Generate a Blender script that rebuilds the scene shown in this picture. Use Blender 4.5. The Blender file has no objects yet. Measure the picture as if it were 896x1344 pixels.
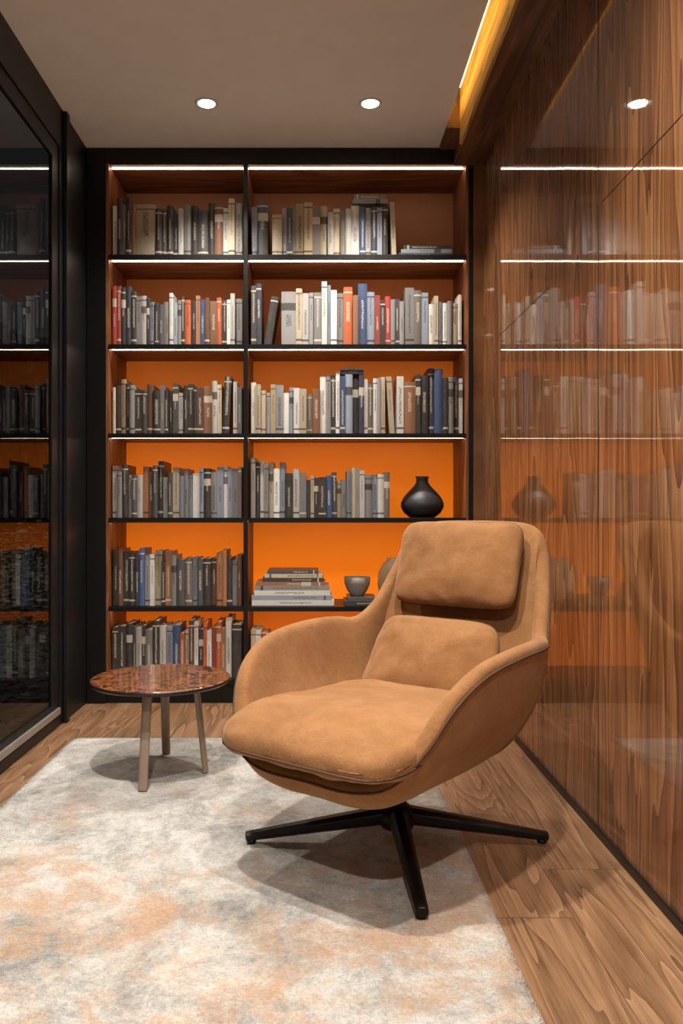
import bpy, bmesh, math, random
from mathutils import Vector, Matrix
from mathutils import noise as mn
random.seed(7)
S=bpy.context.scene
S.view_settings.view_transform='Standard'
S.view_settings.look='None'
COL=S.collection
def lin(c):
    o=[]
    for v in c[:3]:
        v/=255.0
        o.append(v/12.92 if v<=.04045 else ((v+.055)/1.055)**2.4)
    return (o[0],o[1],o[2],1.0)
# ---------------------------------------------------------------- materials
class NT:
    def __init__(s,name):
        s.m=bpy.data.materials.new(name); s.m.use_nodes=True
        s.t=s.m.node_tree; s.n=s.t.nodes; s.b=s.n['Principled BSDF']
    def l(s,a,b): s.t.links.new(a,b)
    def math(s,op,a,b=None,c=None):
        nd=s.n.new('ShaderNodeMath'); nd.operation=op
        for i,v in enumerate((a,b,c)):
            if v is None: continue
            if isinstance(v,(int,float)): nd.inputs[i].default_value=v
            else: s.l(v,nd.inputs[i])
        return nd.outputs[0]
    def ramp(s,fac,stops):
        r=s.n.new('ShaderNodeValToRGB'); e=r.color_ramp.elements
        while len(e)<len(stops): e.new(.5)
        for k,(p,c) in enumerate(stops):
            e[k].position=p; e[k].color=c
        s.l(fac,r.inputs[0]); return r.outputs[0]
    def mix(s,f,a,b,mode='MIX'):
        nd=s.n.new('ShaderNodeMix'); nd.data_type='RGBA'; nd.blend_type=mode
        for i,v in ((0,f),(6,a),(7,b)):
            if isinstance(v,(int,float,tuple)): nd.inputs[i].default_value=v
            else: s.l(v,nd.inputs[i])
        return nd.outputs[2]
    def coord(s,kind='Object',scale=(1,1,1),loc=(0,0,0)):
        tc=s.n.new('ShaderNodeTexCoord'); mp=s.n.new('ShaderNodeMapping')
        mp.inputs['Scale'].default_value=scale; mp.inputs['Location'].default_value=loc
        s.l(tc.outputs[kind],mp.inputs[0]); return mp.outputs[0]
    def noise(s,vec,scale,detail=4,rough=.5,dist=0):
        nd=s.n.new('ShaderNodeTexNoise'); nd.inputs['Scale'].default_value=scale
        nd.inputs['Detail'].default_value=detail; nd.inputs['Roughness'].default_value=rough
        nd.inputs['Distortion'].default_value=dist
        if vec is not None: s.l(vec,nd.inputs['Vector'])
        return nd.outputs['Fac']
    def bump(s,h,st=.3,d=.01,target='Normal'):
        nd=s.n.new('ShaderNodeBump'); nd.inputs['Strength'].default_value=st; nd.inputs['Distance'].default_value=d
        s.l(h,nd.inputs['Height']); s.l(nd.outputs[0],s.b.inputs[target])
def simple(name,c,rough=.5,metal=0,bumps=None,var=.12,coat=0,spec=.5):
    m=NT(name); col=lin(c)
    n=m.noise(m.coord(),9,5)
    d=tuple(x*(1-var) for x in col[:3])+(1,); u=tuple(min(1,x*(1+var)) for x in col[:3])+(1,)
    m.l(m.ramp(n,[(.3,d),(.7,u)]),m.b.inputs['Base Color'])
    m.b.inputs['Roughness'].default_value=rough; m.b.inputs['Metallic'].default_value=metal
    m.b.inputs['Coat Weight'].default_value=coat; m.b.inputs['Specular IOR Level'].default_value=spec
    if bumps: m.bump(m.noise(m.coord(),bumps[0],4),bumps[1],.003)
    return m.m
def emis(name,c,st):
    m=NT(name); m.b.inputs['Base Color'].default_value=lin(c)
    m.b.inputs['Emission Color'].default_value=lin(c); m.b.inputs['Emission Strength'].default_value=st
    return m.m
def wood(name,dark,mid,light,figv,rings,finev,rough=.35,coat=0,coat_ior=1.5,planks=None,wob=0,coatr=.02,wr=.34,wf=.5,spec=.4,figd=.5,soft=False,pores=0,lo=.25,hi=.82,w3=.5,wobf=.05):
    m=NT(name)
    off=None
    if planks:
        tc=m.coord('Object'); sp=m.n.new('ShaderNodeSeparateXYZ'); m.l(tc,sp.inputs[0])
        pw,pl=planks
        ix=m.math('FLOOR',m.math('DIVIDE',sp.outputs[0],pw))
        wn=m.n.new('ShaderNodeTexWhiteNoise'); wn.noise_dimensions='1D'; m.l(ix,wn.inputs['W'])
        yy=m.math('ADD',m.math('DIVIDE',sp.outputs[1],pl),wn.outputs['Value'])
        iy=m.math('FLOOR',yy)
        cmb=m.n.new('ShaderNodeCombineXYZ'); m.l(ix,cmb.inputs[0]); m.l(iy,cmb.inputs[1])
        w2=m.n.new('ShaderNodeTexWhiteNoise'); w2.noise_dimensions='3D'; m.l(cmb.outputs[0],w2.inputs['Vector'])
        sc=m.n.new('ShaderNodeVectorMath'); sc.operation='SCALE'; m.l(w2.outputs['Color'],sc.inputs[0]); sc.inputs['Scale'].default_value=23
        off=sc.outputs[0]
        fx=m.math('FRACT',m.math('DIVIDE',sp.outputs[0],pw)); fy=m.math('FRACT',yy)
        ex=m.math('LESS_THAN',m.math('MINIMUM',fx,m.math('SUBTRACT',1,fx)),.006)
        ey=m.math('LESS_THAN',m.math('MINIMUM',fy,m.math('SUBTRACT',1,fy)),.0006)
        seam=m.math('MAXIMUM',ex,ey)
    def vec(s):
        v=m.coord('Object',s)
        if off is None: return v
        ad=m.n.new('ShaderNodeVectorMath'); ad.operation='ADD'; m.l(v,ad.inputs[0]); m.l(off,ad.inputs[1]); return ad.outputs[0]
    v=vec(figv)
    n1=m.noise(v,1,3,.45,figd)
    if soft: rg=m.math('MULTIPLY_ADD',m.math('SINE',m.math('MULTIPLY',n1,rings*6.28)),.5,.5)
    else: rg=m.math('POWER',m.math('FRACT',m.math('MULTIPLY',n1,rings)),.7)
    v2=vec(finev)
    n2=m.noise(v2,1,5,.75)
    n3=m.noise(vec(tuple(x*.4 for x in finev)),1,3,.6)
    f=m.math('ADD',m.math('MULTIPLY',rg,wr),m.math('MULTIPLY',n2,wf))
    f=m.math('ADD',f,m.math('MULTIPLY',m.math('SUBTRACT',n3,.3),w3))
    c=m.ramp(f,[(lo,lin(dark)),((lo+hi)/2,lin(mid)),(hi,lin(light))])
    if pores:
        pn=m.noise(vec(tuple(x*1.6 for x in finev)),1,2,.5)
        pk=m.ramp(pn,[(.34,(1-pores,1-pores,1-pores,1)),(.46,(1,1,1,1))])
        c=m.mix(1.0,c,pk,'MULTIPLY')
    if planks:
        tint=m.math('MULTIPLY_ADD',w2.outputs['Value'],.2,.86)
        cc=m.n.new('ShaderNodeCombineColor')
        for i in range(3): m.l(tint,cc.inputs[i])
        c=m.mix(1.0,c,cc.outputs[0],'MULTIPLY')
        c=m.mix(m.math('MULTIPLY',seam,.5),c,(.02,.01,.006,1))
    m.l(c,m.b.inputs['Base Color'])
    m.b.inputs['Roughness'].default_value=rough; m.b.inputs['Specular IOR Level'].default_value=spec
    m.b.inputs['Coat Weight'].default_value=coat; m.b.inputs['Coat Roughness'].default_value=coatr
    m.b.inputs['Coat IOR'].default_value=coat_ior
    m.bump(f,.06,.002)
    if wob:
        a=m.noise(m.coord('Object'),2.0,2); b=m.noise(m.coord('Object',(1,60,.8)),1,3)
        m.bump(m.math('ADD',a,m.math('MULTIPLY',b,wobf)),wob,.02,'Coat Normal')
    return m.m
M={}
M['wall_wood']=wood('walnut_gloss_panel',(58,34,19),(126,82,49),(180,130,86),(1,5.5,.42),13,(1,150,2.4),.6,1.0,1.5,wob=.045,spec=.08,wr=.28,wf=.62,coatr=.03,pores=.26,lo=.27,hi=.84,w3=.28,wobf=.08)
M['beam_wood']=wood('walnut_beam',(76,48,29),(132,88,56),(170,122,80),(5,.4,5),7,(120,2.2,120),.5,.25,1.5,soft=True,wr=.2,pores=.2,w3=.3)
M['cove_wood']=wood('cove_wood_lit',(140,98,48),(200,156,84),(238,204,134),(9,.7,9),9,(120,2.4,120),.6,wr=.34,pores=.4,w3=.4)  # beam face coloured paler and yellower to strengthen the cove light on it
M['floor']=wood('oak_floor',(94,65,43),(150,113,82),(190,153,119),(6,.6,1),11,(150,4,1),.36,.15,1.5,planks=(.215,2.6),wr=.28,wf=.54,figd=1.0,pores=.2,coatr=.22,w3=.25,lo=.24,hi=.84)
M['shelf_wood']=wood('shelf_wood',(92,54,30),(138,84,50),(172,110,68),(.8,6,6),8,(3,90,90),.5,soft=True,wr=.25)
M['side_wood']=wood('side_wood',(92,54,30),(138,84,50),(172,110,68),(6,6,.8),8,(90,90,3),.5,soft=True,wr=.25)
M['black']=simple('black_metal',(20,19,18),.4,.3,None,.1)
M['frame']=simple('window_frame_black',(22,21,21),.45,.1,None,.1,spec=.4)
M['alu']=simple('track_aluminium',(165,160,152),.35,.5)
M['ceil']=simple('ceiling_paint',(243,241,236),.85,0,(60,.08),.02)
M['plaster']=simple('wall_paint',(215,212,205),.85,0,(60,.1),.05)
M['blackleg']=simple('black_satin_metal',(18,17,17),.36,.4)
def suede(name,c1,c2,c3):
    m=NT(name); v=m.coord()
    n=m.noise(v,7,8,.72,.3); n3=m.noise(v,300,2)
    col=m.ramp(n,[(.28,lin(c1)),(.52,lin(c2)),(.76,lin(c3))])
    sh=m.ramp(n3,[(.3,(.84,.84,.84,1)),(.7,(1,1,1,1))]); col=m.mix(1.0,col,sh,'MULTIPLY')
    m.l(col,m.b.inputs['Base Color']); m.b.inputs['Roughness'].default_value=.88
    m.b.inputs['Sheen Weight'].default_value=.3; m.b.inputs['Sheen Roughness'].default_value=.5
    m.b.inputs['Sheen Tint'].default_value=lin((255,220,178))
    m.b.inputs['Specular IOR Level'].default_value=.2
    w=m.noise(v,13,4,.55,.8)
    h=m.math('ADD',m.math('MULTIPLY',w,.8),m.math('MULTIPLY',n3,.18))
    m.bump(h,.5,.010)
    return m.m
M['suede']=suede('tan_suede',(133,90,54),(151,106,66),(170,124,81))
M['piping']=simple('brown_piping',(84,54,34),.75)
def burl():
    m=NT('burl_veneer'); v=m.coord()
    n=m.noise(v,5,7,.58,3.2); n2=m.noise(v,18,4,.55,.8)
    f=m.math('ADD',m.math('MULTIPLY',n,.84),m.math('MULTIPLY',n2,.16))
    m.l(m.ramp(f,[(.36,lin((22,12,9))),(.43,lin((84,44,22))),(.48,lin((168,100,52))),(.53,lin((58,30,16))),(.59,lin((138,78,40))),(.68,lin((34,18,11)))]),m.b.inputs['Base Color'])
    m.b.inputs['Roughness'].default_value=.3; m.b.inputs['Coat Weight'].default_value=1; m.b.inputs['Coat Roughness'].default_value=.02
    m.b.inputs['Coat IOR'].default_value=1.7
    return m.m
M['burl']=burl()
M['tedge']=simple('table_edge_dark',(44,26,18),.35)
M['tleg']=simple('taupe_metal',(152,132,114),.45,.25)
def rugm():
    m=NT('abstract_wool_rug'); v=m.coord('Object')
    n=m.noise(v,4.8,10,.76,.4); n2=m.noise(m.coord('Object',(1,1,1),(5,3,0)),6.0,10,.76,.4); n3=m.noise(v,44,6,.8); n4=m.noise(v,130,3,.7)
    nb_=m.noise(m.coord('Object',(1,1,1),(2,7,0)),1.4,2)
    f0=m.math('ADD',m.math('MULTIPLY',n,.58),m.math('MULTIPLY',n3,.24)); f0=m.math('ADD',f0,m.math('MULTIPLY',nb_,.18))
    base=m.ramp(f0,[(.40,lin((142,139,134))),(.46,lin((182,179,172))),(.52,lin((218,214,206))),(.60,lin((242,238,230)))])
    big=m.noise(m.coord('Object',(1,1,1),(9,1,0)),1.5,3)
    f=m.math('ADD',m.math('MULTIPLY',n2,.52),m.math('MULTIPLY',n3,.18))
    f=m.math('ADD',f,m.math('MULTIPLY',big,.34))
    sp=m.n.new('ShaderNodeSeparateXYZ'); m.l(v,sp.inputs[0])
    f=m.math('SUBTRACT',f,m.math('MULTIPLY',sp.outputs[1],.035))
    mk=m.ramp(f,[(.51,(0,0,0,1)),(.60,(1,1,1,1))])
    c=m.mix(m.math('MULTIPLY',mk,.74),base,lin((206,156,110)))
    sh=m.ramp(n4,[(.3,(.76,.76,.76,1)),(.66,(1.0,1.0,1.0,1))])
    c=m.mix(1.0,c,sh,'MULTIPLY')
    m.l(c,m.b.inputs['Base Color']); m.b.inputs['Roughness'].default_value=.95
    m.b.inputs['Sheen Weight'].default_value=.25; m.b.inputs['Specular IOR Level'].default_value=.1
    p2=m.noise(v,60,4,.7)
    m.bump(m.math('ADD',n4,m.math('MULTIPLY',p2,1.4)),.9,.012)
    return m.m
M['rug']=rugm()
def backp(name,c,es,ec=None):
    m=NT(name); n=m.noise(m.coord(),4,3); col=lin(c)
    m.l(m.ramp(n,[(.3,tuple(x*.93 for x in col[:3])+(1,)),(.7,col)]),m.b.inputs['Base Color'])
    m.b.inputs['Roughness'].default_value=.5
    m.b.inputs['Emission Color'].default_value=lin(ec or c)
    # painted glow: emission added to the plain panel, fading towards its top
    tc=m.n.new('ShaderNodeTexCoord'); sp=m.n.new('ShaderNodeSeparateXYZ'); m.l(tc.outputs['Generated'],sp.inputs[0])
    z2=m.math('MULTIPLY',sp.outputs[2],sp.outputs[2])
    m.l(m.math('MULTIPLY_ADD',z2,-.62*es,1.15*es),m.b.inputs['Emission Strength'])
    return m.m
def bookm():
    m=NT('book_cover'); oi=m.n.new('ShaderNodeObjectInfo')
    tc=m.n.new('ShaderNodeTexCoord'); sp=m.n.new('ShaderNodeSeparateXYZ'); m.l(tc.outputs['Generated'],sp.inputs[0])
    x,y,z=sp.outputs
    bw=m.n.new('ShaderNodeRGBToBW'); m.l(oi.outputs['Color'],bw.inputs[0])
    lightbook=m.math('GREATER_THAN',bw.outputs[0],.2)
    acc=m.mix(lightbook,lin((215,206,186)),lin((46,40,38)))
    r=oi.outputs['Random']; r2=m.math('FRACT',m.math('MULTIPLY',r,17.3)); r3=m.math('FRACT',m.math('MULTIPLY',r,91.7)); r4=m.math('FRACT',m.math('MULTIPLY',r,43.1))
    front=m.math('LESS_THAN',y,.12)
    mp=m.n.new('ShaderNodeMapping'); m.l(tc.outputs['Generated'],mp.inputs[0]); mp.inputs['Scale'].default_value=(3.5,.01,70)
    cb=m.n.new('ShaderNodeCombineXYZ'); m.l(m.math('MULTIPLY',r,50),cb.inputs[0]); m.l(m.math('MULTIPLY',r,37),cb.inputs[2]); m.l(cb.outputs[0],mp.inputs['Location'])
    g=m.math('GREATER_THAN',m.noise(mp.outputs[0],1.6,2),.5)
    inx=m.math('LESS_THAN',m.math('ABSOLUTE',m.math('SUBTRACT',x,.5)),m.math('MULTIPLY_ADD',r4,.12,.08))
    zc=m.math('MULTIPLY_ADD',r2,.25,.42)
    inz=m.math('LESS_THAN',m.math('ABSOLUTE',m.math('SUBTRACT',z,zc)),m.math('MULTIPLY_ADD',r3,.24,.1))
    tt=m.math('MULTIPLY',m.math('MULTIPLY',g,inx),inz)
    tt=m.math('MULTIPLY',tt,m.math('GREATER_THAN',r4,.12))
    blk=m.math('MULTIPLY',m.math('LESS_THAN',m.math('ABSOLUTE',m.math('SUBTRACT',z,.72)),.07),m.math('LESS_THAN',r3,.14))
    b1=m.math('MULTIPLY',m.math('LESS_THAN',m.math('ABSOLUTE',m.math('SUBTRACT',z,.1)),.018),m.math('GREATER_THAN',r3,.55))
    b2=m.math('MULTIPLY',m.math('LESS_THAN',m.math('ABSOLUTE',m.math('SUBTRACT',z,.91)),.012),m.math('GREATER_THAN',r2,.6))
    ms=m.math('MULTIPLY',m.math('MAXIMUM',m.math('MAXIMUM',tt,blk),m.math('MAXIMUM',b1,b2)),front)
    n=m.noise(m.coord('Object'),30,5,.7)
    wear=m.mix(m.math('MULTIPLY',n,.4),oi.outputs['Color'],(.25,.22,.19,1))
    c=m.mix(m.math('MULTIPLY',ms,.8),wear,acc)
    m.l(c,m.b.inputs['Base Color']); m.b.inputs['Roughness'].default_value=.42
    return m.m
M['cover']=bookm()
def pagem():
    m=NT('book_pages'); n=m.noise(m.coord('Object',(400,3,3)),1,2)
    m.l(m.ramp(n,[(.3,lin((176,164,140))),(.7,lin((226,216,196)))]),m.b.inputs['Base Color']); m.b.inputs['Roughness'].default_value=.9
    return m.m
M['pages']=pagem()
M['led']=emis('led_warm_white',(255,234,206),13)
M['cove_led']=emis('cove_led',(255,236,184),2.5)
M['cove_wash']=emis('cove_wash_led',(255,212,120),5.0)
M['bulb']=emis('downlight_lens',(255,244,226),25)
M['trimring']=simple('white_trim',(220,216,208),.4)
M['vase']=simple('charcoal_ceramic',(50,50,52),.45,0,(30,.2))
M['bowl']=simple('grey_stoneware',(140,132,122),.5,0,(60,.2))
M['cream']=simple('cream_ceramic',(180,150,118),.55)
def glassm():
    m=NT('window_glass'); n=m.n
    out=n['Material Output']; n.remove(m.b)
    tr=n.new('ShaderNodeBsdfTransparent'); tr.inputs[0].default_value=(.72,.74,.75,1)
    gl=n.new('ShaderNodeBsdfGlossy'); gl.inputs['Roughness'].default_value=.02; gl.inputs['Color'].default_value=(.78,.82,.86,1)
    fr=n.new('ShaderNodeFresnel'); fr.inputs[0].default_value=1.5
    mx=n.new('ShaderNodeMixShader'); m.l(fr.outputs[0],mx.inputs[0]); m.l(tr.outputs[0],mx.inputs[1]); m.l(gl.outputs[0],mx.inputs[2])
    m.l(mx.outputs[0],out.inputs[0]); return m.m
M['glass']=glassm()
M['leaf']=simple('shrub_leaf',(116,106,88),.6,0,None,.6)
M['stone']=simple('patio_stone',(86,82,78),.8,0,(20,.4),.3)
M['gwall']=simple('garden_wall_render',(84,82,79),.85,0,(8,.5),.5)
# ---------------------------------------------------------------- helpers
def link(o,parent=None):
    COL.objects.link(o)
    if parent is not None: o.parent=parent
    return o
def mkobj(name,bm,mats,parent=None,loc=(0,0,0),smooth=False):
    me=bpy.data.meshes.new(name); bm.to_mesh(me); bm.free()
    for mt in (mats if isinstance(mats,(list,tuple)) else [mats]): me.materials.append(mt)
    if smooth:
        for p in me.polygons: p.use_smooth=True
    o=bpy.data.objects.new(name,me); o.location=loc
    return link(o,parent)
def add_box(bm,x0,x1,y0,y1,z0,z1,mi=0):
    vs=[bm.verts.new(p) for p in ((x0,y0,z0),(x1,y0,z0),(x1,y1,z0),(x0,y1,z0),(x0,y0,z1),(x1,y0,z1),(x1,y1,z1),(x0,y1,z1))]
    for f in ((3,2,1,0),(4,5,6,7),(0,1,5,4),(1,2,6,5),(2,3,7,6),(3,0,4,7)):
        fc=bm.faces.new([vs[i] for i in f]); fc.material_index=mi
def box(name,b,mat,parent=None,bev=0,extra=None,ploc=(0,0,0)):
    x0,x1,y0,y1,z0,z1=b; cx,cy=(x0+x1)/2,(y0+y1)/2
    bm=bmesh.new(); add_box(bm,x0-cx,x1-cx,y0-cy,y1-cy,0,z1-z0)
    if extra:
        for e in extra: add_box(bm,e[0]-cx,e[1]-cx,e[2]-cy,e[3]-cy,e[4]-z0,e[5]-z0,e[6] if len(e)>6 else 0)
    o=mkobj(name,bm,mat,parent,(cx-ploc[0],cy-ploc[1],z0-ploc[2]))
    if bev:
        md=o.modifiers.new('b','BEVEL'); md.width=bev; md.segments=2; md.limit_method='ANGLE'
    return o
def empty(name,loc,label,cat,rz=0):
    o=bpy.data.objects.new(name,None); o.location=loc; o.rotation_euler=(0,0,rz); o.empty_display_size=.1
    o['label']=label; o['category']=cat; return link(o)
def tag(o,label,cat,group=None):
    o['label']=label; o['category']=cat
    if group: o['group']=group
    return o
def struct(o): o['kind']='structure'; return o
def lathe(name,prof,mat,parent=None,loc=(0,0,0),seg=48,smooth=True):
    bm=bmesh.new(); rings=[]
    for r,z in prof:
        if r<1e-5: rings.append([bm.verts.new((0,0,z))])
        else: rings.append([bm.verts.new((r*math.cos(2*math.pi*i/seg),r*math.sin(2*math.pi*i/seg),z)) for i in range(seg)])
    for a,b in zip(rings,rings[1:]):
        for i in range(seg):
            j=(i+1)%seg
            if len(a)==1 and len(b)==1: continue
            if len(a)==1: bm.faces.new((a[0],b[j],b[i]))
            elif len(b)==1: bm.faces.new((a[i],a[j],b[0]))
            else: bm.faces.new((a[i],a[j],b[j],b[i]))
    bmesh.ops.recalc_face_normals(bm,faces=bm.faces)
    return mkobj(name,bm,mat,parent,loc,smooth)
def tube(name,pts,r,mat,parent=None,cyclic=False,loc=(0,0,0)):
    n=len(pts); bm=bmesh.new(); rings=[]; k=8
    for i,p in enumerate(pts):
        a=pts[(i-1)%n] if (cyclic or i>0) else p; b=pts[(i+1)%n] if (cyclic or i<n-1) else p
        t=(Vector(b)-Vector(a)).normalized()
        up=Vector((0,0,1)) if abs(t.z)<.9 else Vector((0,1,0))
        s=t.cross(up).normalized(); u=s.cross(t)
        rings.append([bm.verts.new(Vector(p)+s*r*math.cos(2*math.pi*q/k)+u*r*math.sin(2*math.pi*q/k)) for q in range(k)])
    for i in range(n if cyclic else n-1):
        A=rings[i]; B=rings[(i+1)%n]
        best=min(range(k),key=lambda o:(A[0].co-B[o].co).length)
        for q in range(k):
            try: bm.faces.new((A[q],A[(q+1)%k],B[(q+1+best)%k],B[(q+best)%k]))
            except ValueError: pass
    if not cyclic:
        bm.faces.new(rings[0]); bm.faces.new(rings[-1])
    bmesh.ops.recalc_face_normals(bm,faces=bm.faces)
    return mkobj(name,bm,mat,parent,loc,True)
def sq(c,a,n):
    co,si=math.cos(c),math.sin(c)
    r=(abs(co)**n+abs(si)**n)**(-1/n); return co*r*a[0],si*r*a[1]
def pillow(name,half,a,b,mat,parent,loc,rot=(0,0,0),crown=.2,axis='z',deform=None,res=22,wr=.004,seed=0):
    bm=bmesh.new(); bmesh.ops.create_cube(bm,size=2)
    bmesh.ops.subdivide_edges(bm,edges=bm.edges[:],cuts=res,use_grid_fill=True)
    for v in bm.verts:
        x,y,z=v.co
        rxy=(abs(x)**a+abs(y)**a)**(1/a)
        R=(rxy**b+abs(z)**b)**(1/b)
        x,y,z=x/R,y/R,z/R
        q=min(1,max(abs(x),abs(y)))
        z*=(1-crown*q*q)
        ex=max(0,q-.55)/.45
        x*=half[0];y*=half[1];z*=half[2]
        nn=mn.noise(Vector((x*9+seed,y*9,z*9)))*wr+mn.noise(Vector((x*26+seed,y*26,z*26)))*wr*(.3+.55*ex)
        z+=nn*(1 if z>0 else -1)
        p=Vector((x,y,z))
        if deform: p=deform(p)
        v.co=p
    if axis=='y':
        for v in bm.verts: v.co=Vector((v.co.x,-v.co.z,v.co.y))
    o=mkobj(name,bm,mat,parent,loc,True); o.rotation_euler=rot
    pts=[]
    for i in range(96):
        x,y=sq(2*math.pi*i/96,half,a); p=Vector((x,y,0))
        if deform: p=deform(p)
        if axis=='y': p=Vector((p.x,0,p.y))
        pts.append(p)
    return o,pts
def cyl_between(name,p,q,w0,w1,d0,d1,mat,parent):
    p=Vector(p);q=Vector(q);t=(q-p).normalized()
    s=Vector((0,0,1)).cross(t)
    if s.length<1e-3: s=Vector((1,0,0))
    s.normalize(); u=t.cross(s)
    bm=bmesh.new(); rings=[]
    for c,w,d in ((p,w0,d0),(p.lerp(q,.5),(w0+w1)/2,(d0+d1)/2),(q,w1,d1)):
        rings.append([bm.verts.new(c+s*w*a+u*d*b) for a,b in ((-1,-.5),(-.5,-1),(.5,-1),(1,-.5),(1,.5),(.5,1),(-.5,1),(-1,.5))])
    for A,B in zip(rings,rings[1:]):
        for i in range(8): bm.faces.new((A[i],A[(i+1)%8],B[(i+1)%8],B[i]))
    bm.faces.new(rings[0]); bm.faces.new(rings[-1])
    bmesh.ops.recalc_face_normals(bm,faces=bm.faces)
    o=mkobj(name,bm,mat,parent)
    md=o.modifiers.new('b','BEVEL'); md.width=.002; md.segments=2; md.limit_method='ANGLE'
    return o
# ---------------------------------------------------------------- room
XL,XR,YB,YF=-1.08,.785,3.70,-1.2
XO=-1.10
ZC=2.611
struct(box('floor',(XO,.95,YF-.1,4.2,-.06,0),M['floor']))
struct(box('ceiling',(XO,.576,YF-.1,4.2,ZC,ZC+.05),M['ceil'],extra=[(.45,.95,YF-.1,4.2,2.92,2.97)]))
struct(box('wall_back',(XO,.95,4.09,4.19,0,2.97),M['plaster']))
struct(box('wall_front',(XO,.95,YF-.1,YF,0,2.97),M['plaster']))
pan=[]; ys=[YF,-.35,.92,2.196,3.43,4.09]
for a,b in zip(ys,ys[1:]): pan.append((XR,XR+.02,a+.0022,b-.0022,.02,2.97))
struct(box('wall_right',(XR+.02,XR+.1,YF,4.09,0,2.97),M['wall_wood'],extra=pan))
struct(box('baseboard_right',(XR-.008,XR,YF,YB,0,.022),M['black']))
struct(box('trim_1',(.645,XR,YF,YB-.001,2.525,2.92),M['beam_wood']))
struct(box('trim_2',(.578,.645,3.49,YB-.001,2.600,2.92),M['beam_wood']))
struct(box('trim_3',(.736,XR,YB,YB+.03,0,2.92),M['wall_wood']))
struct(box('trim_4',(.634,.645,YF,3.49,2.527,2.92),M['cove_wood']))
struct(box('trim_5',(XR-.0008,XR,.93,2.165,1.7508,1.7530),M['black']))
struct(box('trim_6',(XR-.0008,XR,2.664,3.385,1.6562,1.6588),M['black']))
struct(box('trim_7',(XR-.0008,XR,2.1945,2.1975,.022,2.525),M['black']))
c=box('cove_light_strip',(.626,.634,YF+.02,3.47,2.768,2.776),M['cove_led'])
tag(c,"thin pale light strip mounted along the ceiling cove",'light strip')
c=box('cove_light_strip',(.552,.568,YF+.02,3.47,ZC+.051,ZC+.112),M['cove_wash'])
tag(c,"warm amber light strip standing hidden above the ceiling edge",'light strip')
# left wall / window
struct(box('wall_left',(XO,XL,YF,4.09,2.44,2.97),M['frame'],extra=[(XO,XL,3.32,4.09,0,2.44),(XO,XL,YF-.1,-.9,0,2.44)]))
wf=empty('window_1',(-1.1,1.2,0),'x','x'); del wf['label']; del wf['category']; struct(wf)
pl=(-1.1,1.2,0)
fr=box('window_frame',(XO-.002,-1.086,-.9,3.32,2.37,2.44),M['frame'],wf,.002,
  extra=[(XO-.002,-1.086,3.245,3.32,.06,2.37),(XO-.002,-1.086,1.0,1.06,.06,2.37),(XO-.002,-1.086,-.9,-.83,.06,2.37),(XO-.002,-1.086,-.9,3.245,.045,.10)],ploc=pl)
fr=box('window_track',(XO-.002,XL,-.9,3.32,0,.045),M['frame'],wf,.002,extra=[(-1.086,-1.075,-.9,3.32,.05,.078,1)],ploc=pl)
fr.data.materials.append(M['alu'])
bm=bmesh.new()
vs=[bm.verts.new(p) for p in ((0,-2.0375,0),(0,2.0375,0),(0,2.0375,2.27),(0,-2.0375,2.27))]
bm.faces.new(vs); bm.normal_update()
if list(bm.faces)[0].normal.x<0: bmesh.ops.reverse_faces(bm,faces=bm.faces[:])
mkobj('glass_pane',bm,M['glass'],wf,(-1.094-pl[0],1.2075-pl[1],.10))
box('corner_post',(-1.078,-1.062,3.36,3.40,0,2.608),M['frame'],wf,.002,ploc=pl)
struct(box('ground',(-6,-1.105,-2,9,-.1,-.02),M['stone']))
struct(box('wall_garden',(-3.3,-3.15,-2,9,-.02,2.8),M['gwall'],extra=[(-3.15,-1.11,8.6,8.75,-.02,2.8)]))
bm=bmesh.new()
for i in range(9000):
    x=random.uniform(-2.9,-1.2); y=random.uniform(2.9,7.2); z=random.random()**.8*(.66+.10*math.sin(y*3)+.1*math.sin(x*7))
    s=random.uniform(.018,.04); R=Matrix.Rotation(random.uniform(0,6.28),3,'Z')@Matrix.Rotation(random.uniform(-1.2,1.2),3,'X')
    vs=[bm.verts.new(Vector((x,y,z))+R@Vector(p)) for p in ((-s,0,0),(0,-s*.4,s*.1),(s,0,0),(0,s*.4,s*.1))]
    bm.faces.new(vs)
add_box(bm,-2.95,-2.9,2.9,7.2,-.02,.3)
o=mkobj('shrub',bm,M['leaf']); tag(o,"dark leafy low shrubs growing outside the glass",'plant'); o['kind']='stuff'
# ---------------------------------------------------------------- downlights
def downlight(x,y,power,ang=124):
    e=empty('downlight',(x,y,ZC),"small round recessed white ceiling downlight switched on",'ceiling light')
    e['group']='recessed ceiling downlights'
    lathe('trim_ring',[(.034,0),(.036,-.004),(.046,-.005),(.05,-.001),(.05,0)],M['trimring'],e)
    lathe('bulb',[(0,-.003),(.034,-.003),(.034,0)],M['bulb'],e)
    L=bpy.data.lights.new('lamp','SPOT'); L.energy=power; L.spot_size=math.radians(ang); L.spot_blend=.75
    L.shadow_soft_size=.032; L.color=(1,.935,.855)
    lo=bpy.data.objects.new('lamp',L); lo.location=(0,0,-.012); link(lo,e)
downlight(-.459,3.30,100,116); downlight(.226,3.30,105,116)
downlight(-.459,1.55,200,130); downlight(.226,1.35,155,130)
downlight(-.1,-.2,200,140)
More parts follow.
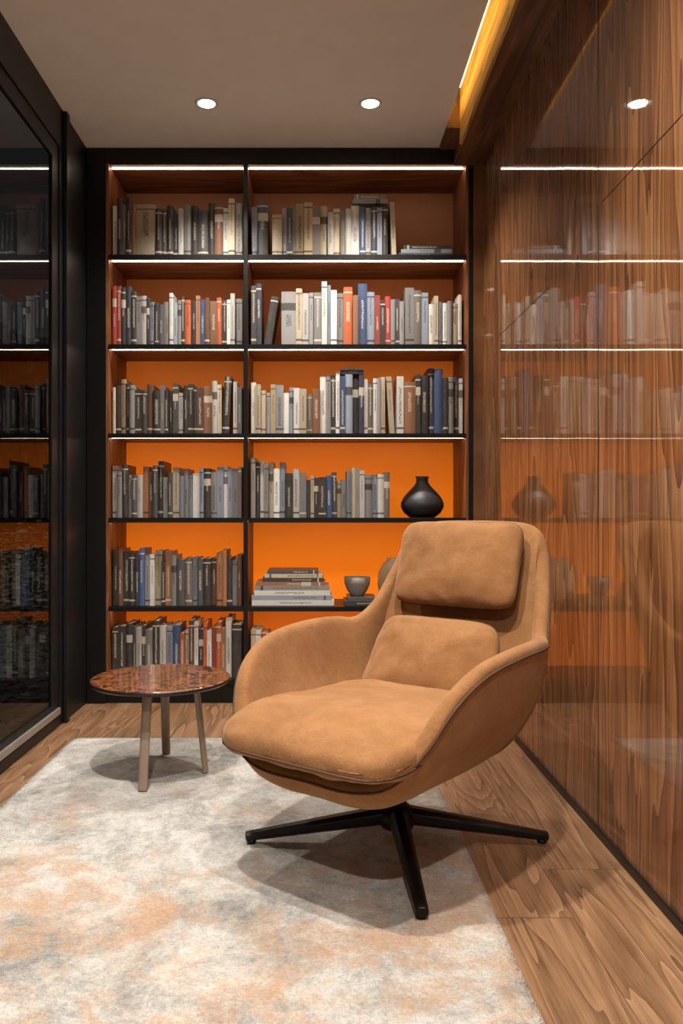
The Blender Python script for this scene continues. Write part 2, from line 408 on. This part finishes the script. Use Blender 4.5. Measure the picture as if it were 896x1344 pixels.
# ---------------------------------------------------------------- bookcase
F=3.70; BK=4.06
shelf_z=[2.107,1.686,1.268,.871,.454,.111]; top=2.539
bc=empty('bookcase',(-.17,F,0),"tall built-in black-framed wooden bookcase with orange back panels with added glow and shelf lights",'bookcase')
bp=(-.17,F,0)
XLI,XD0,XD1,XRI,XRO=-.975,-.343,-.320,.702,.735
box('frame',(XL+.002,XLI-.012,F,BK,0,2.609),M['black'],bc,.002,extra=[(XLI-.012,XRO,F,BK,top,2.609),(XRI+.012,XRO,F,BK,0,top),(XD0+.001,XD1-.001,F-.004,F+.02,.11,top)],ploc=bp)
box('divider',(XD0+.003,XD1-.003,F+.02,BK-.01,.111,top),M['side_wood'],bc,ploc=bp)
box('side_panel',(XLI-.012,XLI,F+.004,BK,.111,top),M['side_wood'],bc,ploc=bp)
box('side_panel',(XRI,XRI+.012,F+.004,BK,.111,top),M['side_wood'],bc,ploc=bp)
box('plinth',(XLI-.012,XRI+.012,F+.015,BK,0,.085),M['black'],bc,ploc=bp)
box('top_panel',(XLI,XRI,F+.012,BK,top-.004,top),M['shelf_wood'],bc,ploc=bp)
for z in shelf_z:
    for (a,b) in ((XLI,XD0),(XD1,XRI)):
        box('shelf',(a,b,F+.008,BK-.012,z-.013,z),[M['shelf_wood'],M['black']],bc,extra=[(a,b,F,F+.008,z-.021,z+.001,1),(a,b,F+.008,BK-.012,z,z+.0006,1)],ploc=bp)
bot=shelf_z; tops=[top-.004]+[z-.013 for z in shelf_z[:-1]]
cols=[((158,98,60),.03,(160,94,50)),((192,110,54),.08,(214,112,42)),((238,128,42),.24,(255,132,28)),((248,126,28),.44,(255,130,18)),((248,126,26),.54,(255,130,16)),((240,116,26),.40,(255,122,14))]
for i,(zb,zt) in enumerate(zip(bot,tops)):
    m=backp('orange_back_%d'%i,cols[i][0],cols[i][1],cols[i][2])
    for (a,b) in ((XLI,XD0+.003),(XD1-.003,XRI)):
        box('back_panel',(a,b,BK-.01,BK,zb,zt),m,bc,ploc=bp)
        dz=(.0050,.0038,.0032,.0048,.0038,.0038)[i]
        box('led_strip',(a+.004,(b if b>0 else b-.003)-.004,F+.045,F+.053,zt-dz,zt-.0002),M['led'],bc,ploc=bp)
# ---------------------------------------------------------------- books
PAL={'W':((232,228,220),'white'),'C':((214,198,168),'cream'),'G':((146,145,144),'grey'),'L':((150,162,178),'pale blue-grey'),'D':((66,66,72),'dark grey'),
'K':((22,22,25),'black'),'B':((44,82,134),'blue'),'N':((26,38,70),'navy'),'R':((172,44,30),'red'),'O':((222,102,38),'orange'),'T':((158,104,66),'tan brown'),
'Y':((188,168,130),'beige'),'P':((96,54,38),'dark brown'),'E':((122,113,102),'grey-brown')}
def book_mesh(w,d,h,rnd=True):
    bm=bmesh.new(); t=min(.0028,w*.14); bulge=min(.006,w*.16) if rnd else 0
    hw=w/2; hd=d/2
    out=[(-hw,hd)]
    n=6
    for i in range(n+1):
        u=-1+2*i/n; out.append((hw*u,-hd+bulge*(u*u)))
    out.append((hw,hd))
    inn=[(hw-t,hd),(hw-t,-hd+t+bulge),(-hw+t,-hd+t+bulge),(-hw+t,hd)]
    pts=out+inn
    lo=[bm.verts.new((x,y,0)) for x,y in pts]; hi=[bm.verts.new((x,y,h)) for x,y in pts]
    k=len(pts)
    for i in range(k): bm.faces.new((lo[i],lo[(i+1)%k],hi[(i+1)%k],hi[i]))
    def cap(vs,flip):
        L=[vs[0],vs[1],vs[k-2],vs[k-1]]; R_=[vs[n+1],vs[n+2],vs[n+3],vs[n+4]]
        SP=[vs[i] for i in range(1,n+2)]+[vs[n+4],vs[k-2]]
        for q in (L,R_,SP): bm.faces.new(q if flip else q[::-1])
    cap(lo,True); cap(hi,False)
    bmesh.ops.recalc_face_normals(bm,faces=bm.faces)
    ins=min(.004,h*.03)
    add_box(bm,-hw+t,hw-t,-hd+t+bulge,hd-ins,ins,h-ins,1)
    return bm
nb=0
def add_book(xl,w,h,z,code,group,y0=3.722,lean=0,d=None):
    global nb; nb+=1
    d=d or random.uniform(.165,.205)
    o=mkobj('book',book_mesh(w,d,h,random.random()<.7),[M['cover'],M['pages']])
    c,nm=PAL[code]; j=random.uniform(.78,1.12)
    o.color=lin(tuple(min(255,max(0,v*j)) for v in c))
    yy=y0+random.uniform(0,.034)+d/2
    if lean:
        o.rotation_euler=(0,lean,0)
        if lean>0: o.location=(xl+ w/2*math.cos(lean) ,yy,z+w/2*math.sin(lean))
        else: o.location=(xl+w/2*math.cos(lean)+h*math.sin(-lean),yy,z+w/2*math.sin(-lean))
    else: o.location=(xl+w/2,yy,z)
    st='leaning' if lean else 'standing upright'
    size='tall ' if h>.27 else ('small ' if h<.2 else '')
    th='thick ' if w>.045 else ''
    tag(o,"%s%s%s hardcover book %s among other books"%(size,th,nm,st),'book',group)
    return o
def flat_book(xl,L,z,t,code,group,d=.19,yy=3.74):
    global nb; nb+=1
    o=mkobj('book',book_mesh(t,d,L,False),[M['cover'],M['pages']]); c,nm=PAL[code]; o.color=lin(c)
    o.rotation_euler=(0,math.radians(90),0); o.location=(xl,yy+d/2,z+t/2)
    tag(o,"%s book lying flat in a stack"%nm,'book',group); return z+t
SC=278.0
def X(px): return (px-415)/SC
GR=['the top shelf','the second shelf','the third shelf','the fourth shelf','the fifth shelf','the bottom shelf']
def fill(row,segs):
    z=shelf_z[row]+.002; grp='books on '+GR[row]
    for s in segs:
        x0,x1,h0,h1,colors=s[:5]; w0,w1=(s[5],s[6]) if len(s)>6 else (6,10.5)
        lean=s[7] if len(s)>7 else 0
        x=X(x0); xe=X(x1); k=0
        if lean:
            h=(h0+h1)/2/SC; w=(w0+w1)/2/SC
            add_book(x,w,h,z,colors[0],grp,lean=lean); continue
        while x<xe-.008:
            w=random.uniform(w0,w1)/SC
            if xe-(x+w)<.014: w=xe-x
            h=random.uniform(h0-2,h1+2)/SC
            add_book(x,w-.0006,h,z,colors[k%len(colors)],grp); k+=1; x+=w
fill(0,[(146,177,70,75,'WKGKT',4.5,8),(177,203,71,71,'C',26,26),(203,233,60,70,'KDKNK',5,9),(233,250,64,70,'WG',6,9),(250,281,62,72,'KDK',7,14),(281,292,70,71,'T',11,11),(292,317,66,76,'WCW',5,9),
 (329,337,62,66,'L',9,9),(337,351,74,75,'D',14,14),(357,370,54,56,'C',13,13),(370,388,60,66,'GD',5,9),(388,410,68,71,'Y',11,11),(410,430,66,70,'EC',10,10),(430,461,60,66,'WCE',6,12),(461,472,68,68,'W',11,11),(472,510,66,68,'BWNLKW',6,8),(512,518,74,74,'C',6,6,-.04)])
zz=shelf_z[0]+.002+71/SC
zz=flat_book(X(463),.165,zz,.02,'G','books on the top shelf',yy=3.74); flat_book(X(465),.15,zz,.024,'E','books on the top shelf',yy=3.745)
fill(1,[(146,158,78,82,'RR',5,6),(158,178,64,77,'KNK',5,8),(178,202,58,66,'GWKL',4.5,8),(202,222,54,60,'KDG',5,9),(222,242,58,68,'WLGK',4.5,7),(242,262,60,66,'OKT',5,8),(262,284,56,62,'BPTK',4.5,7),(284,302,62,66,'OKW',5,7),(302,317,60,72,'WG',6,9),
 (329,343,78,80,'DN',7,7),(369,388,70,72,'G',20,20),(388,412,70,74,'CWG',8,9),(412,422,68,72,'G',10,10),(422,442,74,84,'WLW',5,8),(442,451,66,70,'G',9,9),(451,463,76,78,'O',12,12),(463,470,64,64,'T',7,7),(470,482,78,80,'B',11,12),(482,492,70,72,'L',9,9),(492,513,60,66,'RKR',6,7),(513,531,60,66,'GDG',5,7),(532,562,71,75,'GEL',8,12),(562,607,54,70,'WCLWGC',5,9),
 (345,356,66,66,'K',10,10,.16)])
fill(2,[(146,150,62,64,'C',5,5),(150,176,66,82,'KYKG',5,9),(176,220,56,74,'KDPKG',5,10),(220,258,54,66,'KDWKK',5,9),(258,278,58,66,'PT',8,12),(278,290,60,76,'WC',5,7),(291,302,74,76,'K',9,9,.05),(306,317,62,72,'WG',5,6),
 (329,342,66,76,'WC',6,7),(342,372,56,66,'CGYGW',5,9),(372,402,56,66,'WLWC',5,11),(402,420,50,58,'ETG',5,8),(420,446,68,82,'WGKW',5,8),(446,478,77,77,'BLKN',6,10),(478,506,66,80,'WEWGC',4.5,8),(507,515,76,76,'C',7,7,-.06),(521,530,68,78,'W',9,9),(530,546,68,70,'T',16,16),(546,563,76,82,'KK',6,10),(563,582,80,88,'NB',7,11),(582,608,72,88,'KGKWN',5,8)])
zz=shelf_z[2]+.002+79.6/SC
zz=flat_book(X(447),.11,zz,.018,'N','books on the third shelf',yy=3.745); flat_book(X(448),.10,zz,.012,'W','books on the third shelf',yy=3.75)
fill(3,[(146,186,58,76,'WGKGDW',5,9),(186,200,62,68,'TP',6,8),(200,234,52,74,'DKGDC',5,10),(234,276,54,68,'LGLWLK',5,10),(276,317,56,68,'GLWLGE',5,9),
 (329,346,68,80,'GKW',5,7),(346,384,58,72,'GCWLK',5,8),(384,402,60,64,'WG',7,10),(402,418,50,60,'KCK',4.5,7),(418,442,50,60,'KBD',6,10),(442,472,50,64,'YGLCG',5,8),(472,512,54,64,'WGLWE',6,11)])
fill(4,[(146,168,66,76,'KPKW',5,9),(168,202,60,76,'KNBGW',5,9),(202,242,60,74,'CKTGDC',5,10),(242,258,60,64,'EL',6,10),(258,276,62,72,'DK',7,11),(276,292,64,70,'PT',7,9),(292,317,60,72,'TKGPW',5,8)])
fill(5,[(146,164,52,70,'KKL',5,8),(164,208,62,76,'KDWKG',5,10),(208,236,64,74,'WLB',7,11),(236,290,60,78,'OCPWNOWR',5,8),(290,303,66,84,'TW',5,7),(304,317,72,74,'K',13,13),(329,352,58,72,'CWOG',6,7)])
z=shelf_z[0]+.002
for t,c,a in ((.02,'D',0),(.018,'L',.01),(.018,'K',.02)):
    z=flat_book(X(524)+a,.25-a,z,t,c,'books stacked on the top shelf')
z=shelf_z[4]+.002; stack=[(.026,'W',0,.39),(.022,'L',0,.38),(.024,'W',.012,.36),(.022,'G',.012,.355),(.018,'T',.02,.33),(.02,'K',.05,.29),(.018,'C',.06,.275),(.018,'D',.075,.24)]
for t,c,a,L in stack:
    z=flat_book(X(330)+a,L,z,t,c,'books stacked on the fifth shelf')
tz=flat_book(X(452),.15,shelf_z[4]+.002,.022,'K','books stacked on the fifth shelf',yy=3.73)
tz2=flat_book(X(456),.135,tz,.016,'D','books stacked on the fifth shelf',yy=3.735)
o=lathe('bowl',[(0,0),(.03,0),(.034,.006),(.05,.03),(.062,.06),(.064,.092),(.060,.092),(.057,.06),(.045,.03),(.0,.014)],M['bowl'],None,(X(470),3.82,tz2))
tag(o,"small grey stoneware bowl standing on two flat books",'bowl')
o=lathe('pot',[(0,0),(.055,0),(.078,.03),(.09,.09),(.086,.15),(.066,.19),(.044,.21),(.044,.22),(.036,.22),(.036,.205),(.06,.18),(.075,.14),(.07,.06),(0,.02)],M['cream'],None,(X(523),3.85,shelf_z[4]+.002))
tag(o,"rounded tan ceramic pot on the shelf behind the armchair",'pot')
o=lathe('vase',[(0,0),(.06,0),(.088,.022),(.104,.05),(.104,.072),(.09,.1),(.066,.128),(.042,.152),(.03,.17),(.028,.186),(.034,.2),(.029,.2),(.023,.186),(.024,.168),(.04,.14),(.08,.09),(.08,.05),(0,.02)],M['vase'],None,(.515,3.84,shelf_z[3]+.002),56)
tag(o,"matte charcoal ceramic vase with a round belly and narrow neck",'vase')
# ---------------------------------------------------------------- rug
bm=bmesh.new(); rx0,rx1,ry0,ry1=-.96,.40,.35,3.127; nx,ny=60,110; g=[]
for j in range(ny+1):
    row=[]
    for i in range(nx+1):
        x=rx0+(rx1-rx0)*i/nx; y=ry0+(ry1-ry0)*j/ny
        e=0 if (i in(0,nx) or j in(0,ny)) else 1
        row.append(bm.verts.new((x,y,.004+e*(.006+.001*mn.noise(Vector((x*14,y*14,0)))))))
    g.append(row)
for j in range(ny):
    for i in range(nx): bm.faces.new((g[j][i],g[j][i+1],g[j+1][i+1],g[j+1][i]))
border=[e for e in bm.edges if e.is_boundary]
r=bmesh.ops.extrude_edge_only(bm,edges=border)
for v in r['geom']:
    if isinstance(v,bmesh.types.BMVert): v.co.z=.0005
cx,cy=(rx0+rx1)/2,(ry0+ry1)/2
for v in bm.verts: v.co.x-=cx; v.co.y-=cy
o=mkobj('rug',bm,M['rug'],None,(cx,cy,0),True); tag(o,"large silver-grey abstract wool rug with faded orange patches on wood floor",'rug')
# ---------------------------------------------------------------- side table
TX,TY,TZ=-.532,2.70,.336
t=empty('side_table',(TX,TY,.0115),"low round side table with glossy burl top and three metal legs",'side table')
h=TZ-.012
lathe('table_top',[(0,h),(.230,h),(.2335,h-.0015),(.2335,h-.004)],M['burl'],t,seg=72,smooth=False)
lathe('table_edge',[(.2335,h-.0015),(.236,h-.003),(.236,h-.010),(.23,h-.016),(0,h-.016)],M['tedge'],t,seg=72)
lathe('support_plate',[(0,h-.016),(.12,h-.016),(.12,h-.022),(0,h-.022)],M['tleg'],t)
for (fx,fy) in ((-.021,-.19),(.155,-.01),(-.02,.20)):
    cyl_between('leg',(fx*.78,fy*.72,h-.018),(fx,fy,.001),.016,.015,.010,.009,M['tleg'],t)
# ---------------------------------------------------------------- armchair
CA=math.radians(38)
ch=empty('armchair',(.216,2.120,.0125),"tan suede swivel lounge armchair with headrest cushion on black star base",'armchair',-CA)
half=[(0,.395,.285),(.13,.40,.288),(.225,.378,.315),(.290,.332,.40),(.328,.272,.492),(.352,.17,.548),(.366,.035,.568),(.368,-.10,.573),(.352,-.19,.571),(.324,-.25,.568),(.295,-.325,.625),(.268,-.40,.735),(.238,-.455,.828),(.165,-.485,.864),(0,-.492,.870)]
ctrl=[Vector(p) for p in half]+[Vector((-p[0],p[1],p[2])) for p in half[-2:0:-1]]
def cr(p0,p1,p2,p3,t):
    return .5*((2*p1)+(p2-p0)*t+(2*p0-5*p1+4*p2-p3)*t*t+(3*p1-p0-3*p2+p3)*t**3)
nC=len(ctrl); rim=[]
for i in range(nC):
    for k in range(4):
        rim.append(cr(ctrl[(i-1)%nC],ctrl[i],ctrl[(i+1)%nC],ctrl[(i+2)%nC],k/4))
def loc(v): return Vector((v.x,-v.y,v.z-.012))
def profile(R,nv=12):
    b=max(0,min(1,(-R.y-.2)/.25)); b=b*b*(3-2*b)
    z0=.205
    B=Vector((R.x*.25,R.y*.25,z0-.004))
    K=Vector((R.x*(.60+.14*b),R.y*(.74-.14*b),z0+.13*(R.z-z0)-.04*b))
    Mi=Vector((R.x*(.86+.24*b),R.y*(.93-.17*b),z0+(.48-.03*b)*(R.z-z0)))
    P=[B+(B-K),B,K,Mi,R,R+(R-Mi)]
    out=[]; q=nv//3
    for s in range(3):
        for k in range(q):
            out.append(cr(P[s],P[s+1],P[s+2],P[s+3],k/q))
    out.append(R.copy()); return out
profs=[profile(R) for R in rim]
bm=bmesh.new(); cols_=[[bm.verts.new(loc(p)) for p in pr] for pr in profs]
n=len(cols_); m_=len(cols_[0])
for i in range(n):
    for j in range(m_-1):
        bm.faces.new((cols_[i][j],cols_[(i+1)%n][j],cols_[(i+1)%n][j+1],cols_[i][j+1]))
bm.faces.new([cols_[i][0] for i in range(n)][::-1])
bmesh.ops.recalc_face_normals(bm,faces=bm.faces)
bm.normal_update(); bm.faces.ensure_lookup_table()
if bm.faces[-1].normal.z>0:
    bmesh.ops.reverse_faces(bm,faces=bm.faces[:])
shell=mkobj('shell',bm,M['suede'],ch,smooth=True)
md=shell.modifiers.new('s','SOLIDIFY'); md.thickness=.042; md.offset=-1; md.use_even_offset=False
md=shell.modifiers.new('ss','SUBSURF'); md.levels=2; md.render_levels=2
pp=[]
for i,pr in enumerate(profs):
    a=pr[-1].lerp(pr[-2],.42)
    tang=(rim[(i+1)%n]-rim[(i-1)%n]).normalized(); up=(pr[-1]-pr[-2]).normalized()
    nm=tang.cross(up).normalized()
    if nm.dot(Vector((a.x,a.y,0)))<0: nm=-nm
    pp.append(loc(a+nm*.0006))
tube('rim_piping',pp,.003,M['piping'],ch,True)
def sd(p):
    x,y,z=p
    f=(y+.34)/.68
    x*=1.03-.12*max(0,f-.35)
    z+= .030*(1-f)-.006 -.026*max(0,-(y+.22))/.12
    return Vector((x,y,z))
o,pts=pillow('seat_cushion',(.264,.345,.078),6.2,3.0,M['suede'],ch,(0,-.105,.338),(0,0,0),.26,'z',sd,30,.007,1)
tube('cushion_piping',[p+Vector((0,0,-.012)) for p in pts],.0035,M['piping'],ch,True,(0,-.105,.338))
def ld(p): return Vector((p.x*(1-.08*p.y/.128),p.y,p.z))
o,pts=pillow('lumbar_cushion',(.203,.134,.066),6.0,2.4,M['suede'],ch,(.004,.178,.455),(math.radians(-26),0,0),.34,'y',ld,26,.009,5)
q=tube('lumbar_piping',pts,.0028,M['piping'],ch,True,(.004,.178,.455)); q.rotation_euler=o.rotation_euler
o,pts=pillow('headrest_cushion',(.200,.131,.054),8,3.0,M['suede'],ch,(-.005,.350,.729),(math.radians(-17),0,0),.2,'y',None,28,.006,9)
q=tube('headrest_piping',pts,.0028,M['piping'],ch,True,(-.005,.350,.729)); q.rotation_euler=o.rotation_euler
lathe('base_hub',[(0,.19),(.09,.19),(.09,.18),(.03,.172),(.026,.105),(.036,.1),(.046,.085),(.05,.06),(.044,.045),(0,.043)],M['blackleg'],ch)
for a in (0,90,180,270):
    A=math.radians(a)+CA+math.radians(2)*(1 if a in(90,270) else 0)
    dx,dy=math.cos(A),math.sin(A)
    cyl_between('leg',(dx*.03,dy*.03,.075),(dx*.405,dy*.405,.016),.025,.015,.023,.011,M['blackleg'],ch)
    lathe('foot_glide',[(0,.010),(.012,.010),(.013,0),(0,0)],M['blackleg'],ch,(dx*.39,dy*.39,0),16)
# ---------------------------------------------------------------- world, outside light
w=bpy.data.worlds.new('night'); S.world=w; w.use_nodes=True
w.node_tree.nodes['Background'].inputs[0].default_value=(.06,.062,.065,1); w.node_tree.nodes['Background'].inputs[1].default_value=.2
for (x,y,e) in ((-2.0,3.9,30),(-2.2,5.8,36)):  # added fill lights so the shrubs show; no lamp known out there
    L=bpy.data.lights.new('shrub_fill','SPOT'); L.energy=e; L.color=(1,.93,.85); L.shadow_soft_size=.1; L.spot_size=math.radians(90); L.spot_blend=.6
    lo=bpy.data.objects.new('shrub_fill',L); lo.location=(x,y,2.3); lo.rotation_euler=(0,math.radians(14),0); link(lo); tag(lo,"added fill light shining down on the shrubs outside",'lamp')
# ---------------------------------------------------------------- camera
cd=bpy.data.cameras.new('camera'); cam=bpy.data.objects.new('camera',cd); link(cam)
cd.sensor_fit='VERTICAL'; cd.sensor_height=36; cd.sensor_width=24; cd.lens=1035/1344*36
cd.shift_x=33/1344; cam.location=(0,0,.9); cam.rotation_euler=(math.radians(90),0,0); cd.clip_start=.02
S.camera=cam
print('books',nb)
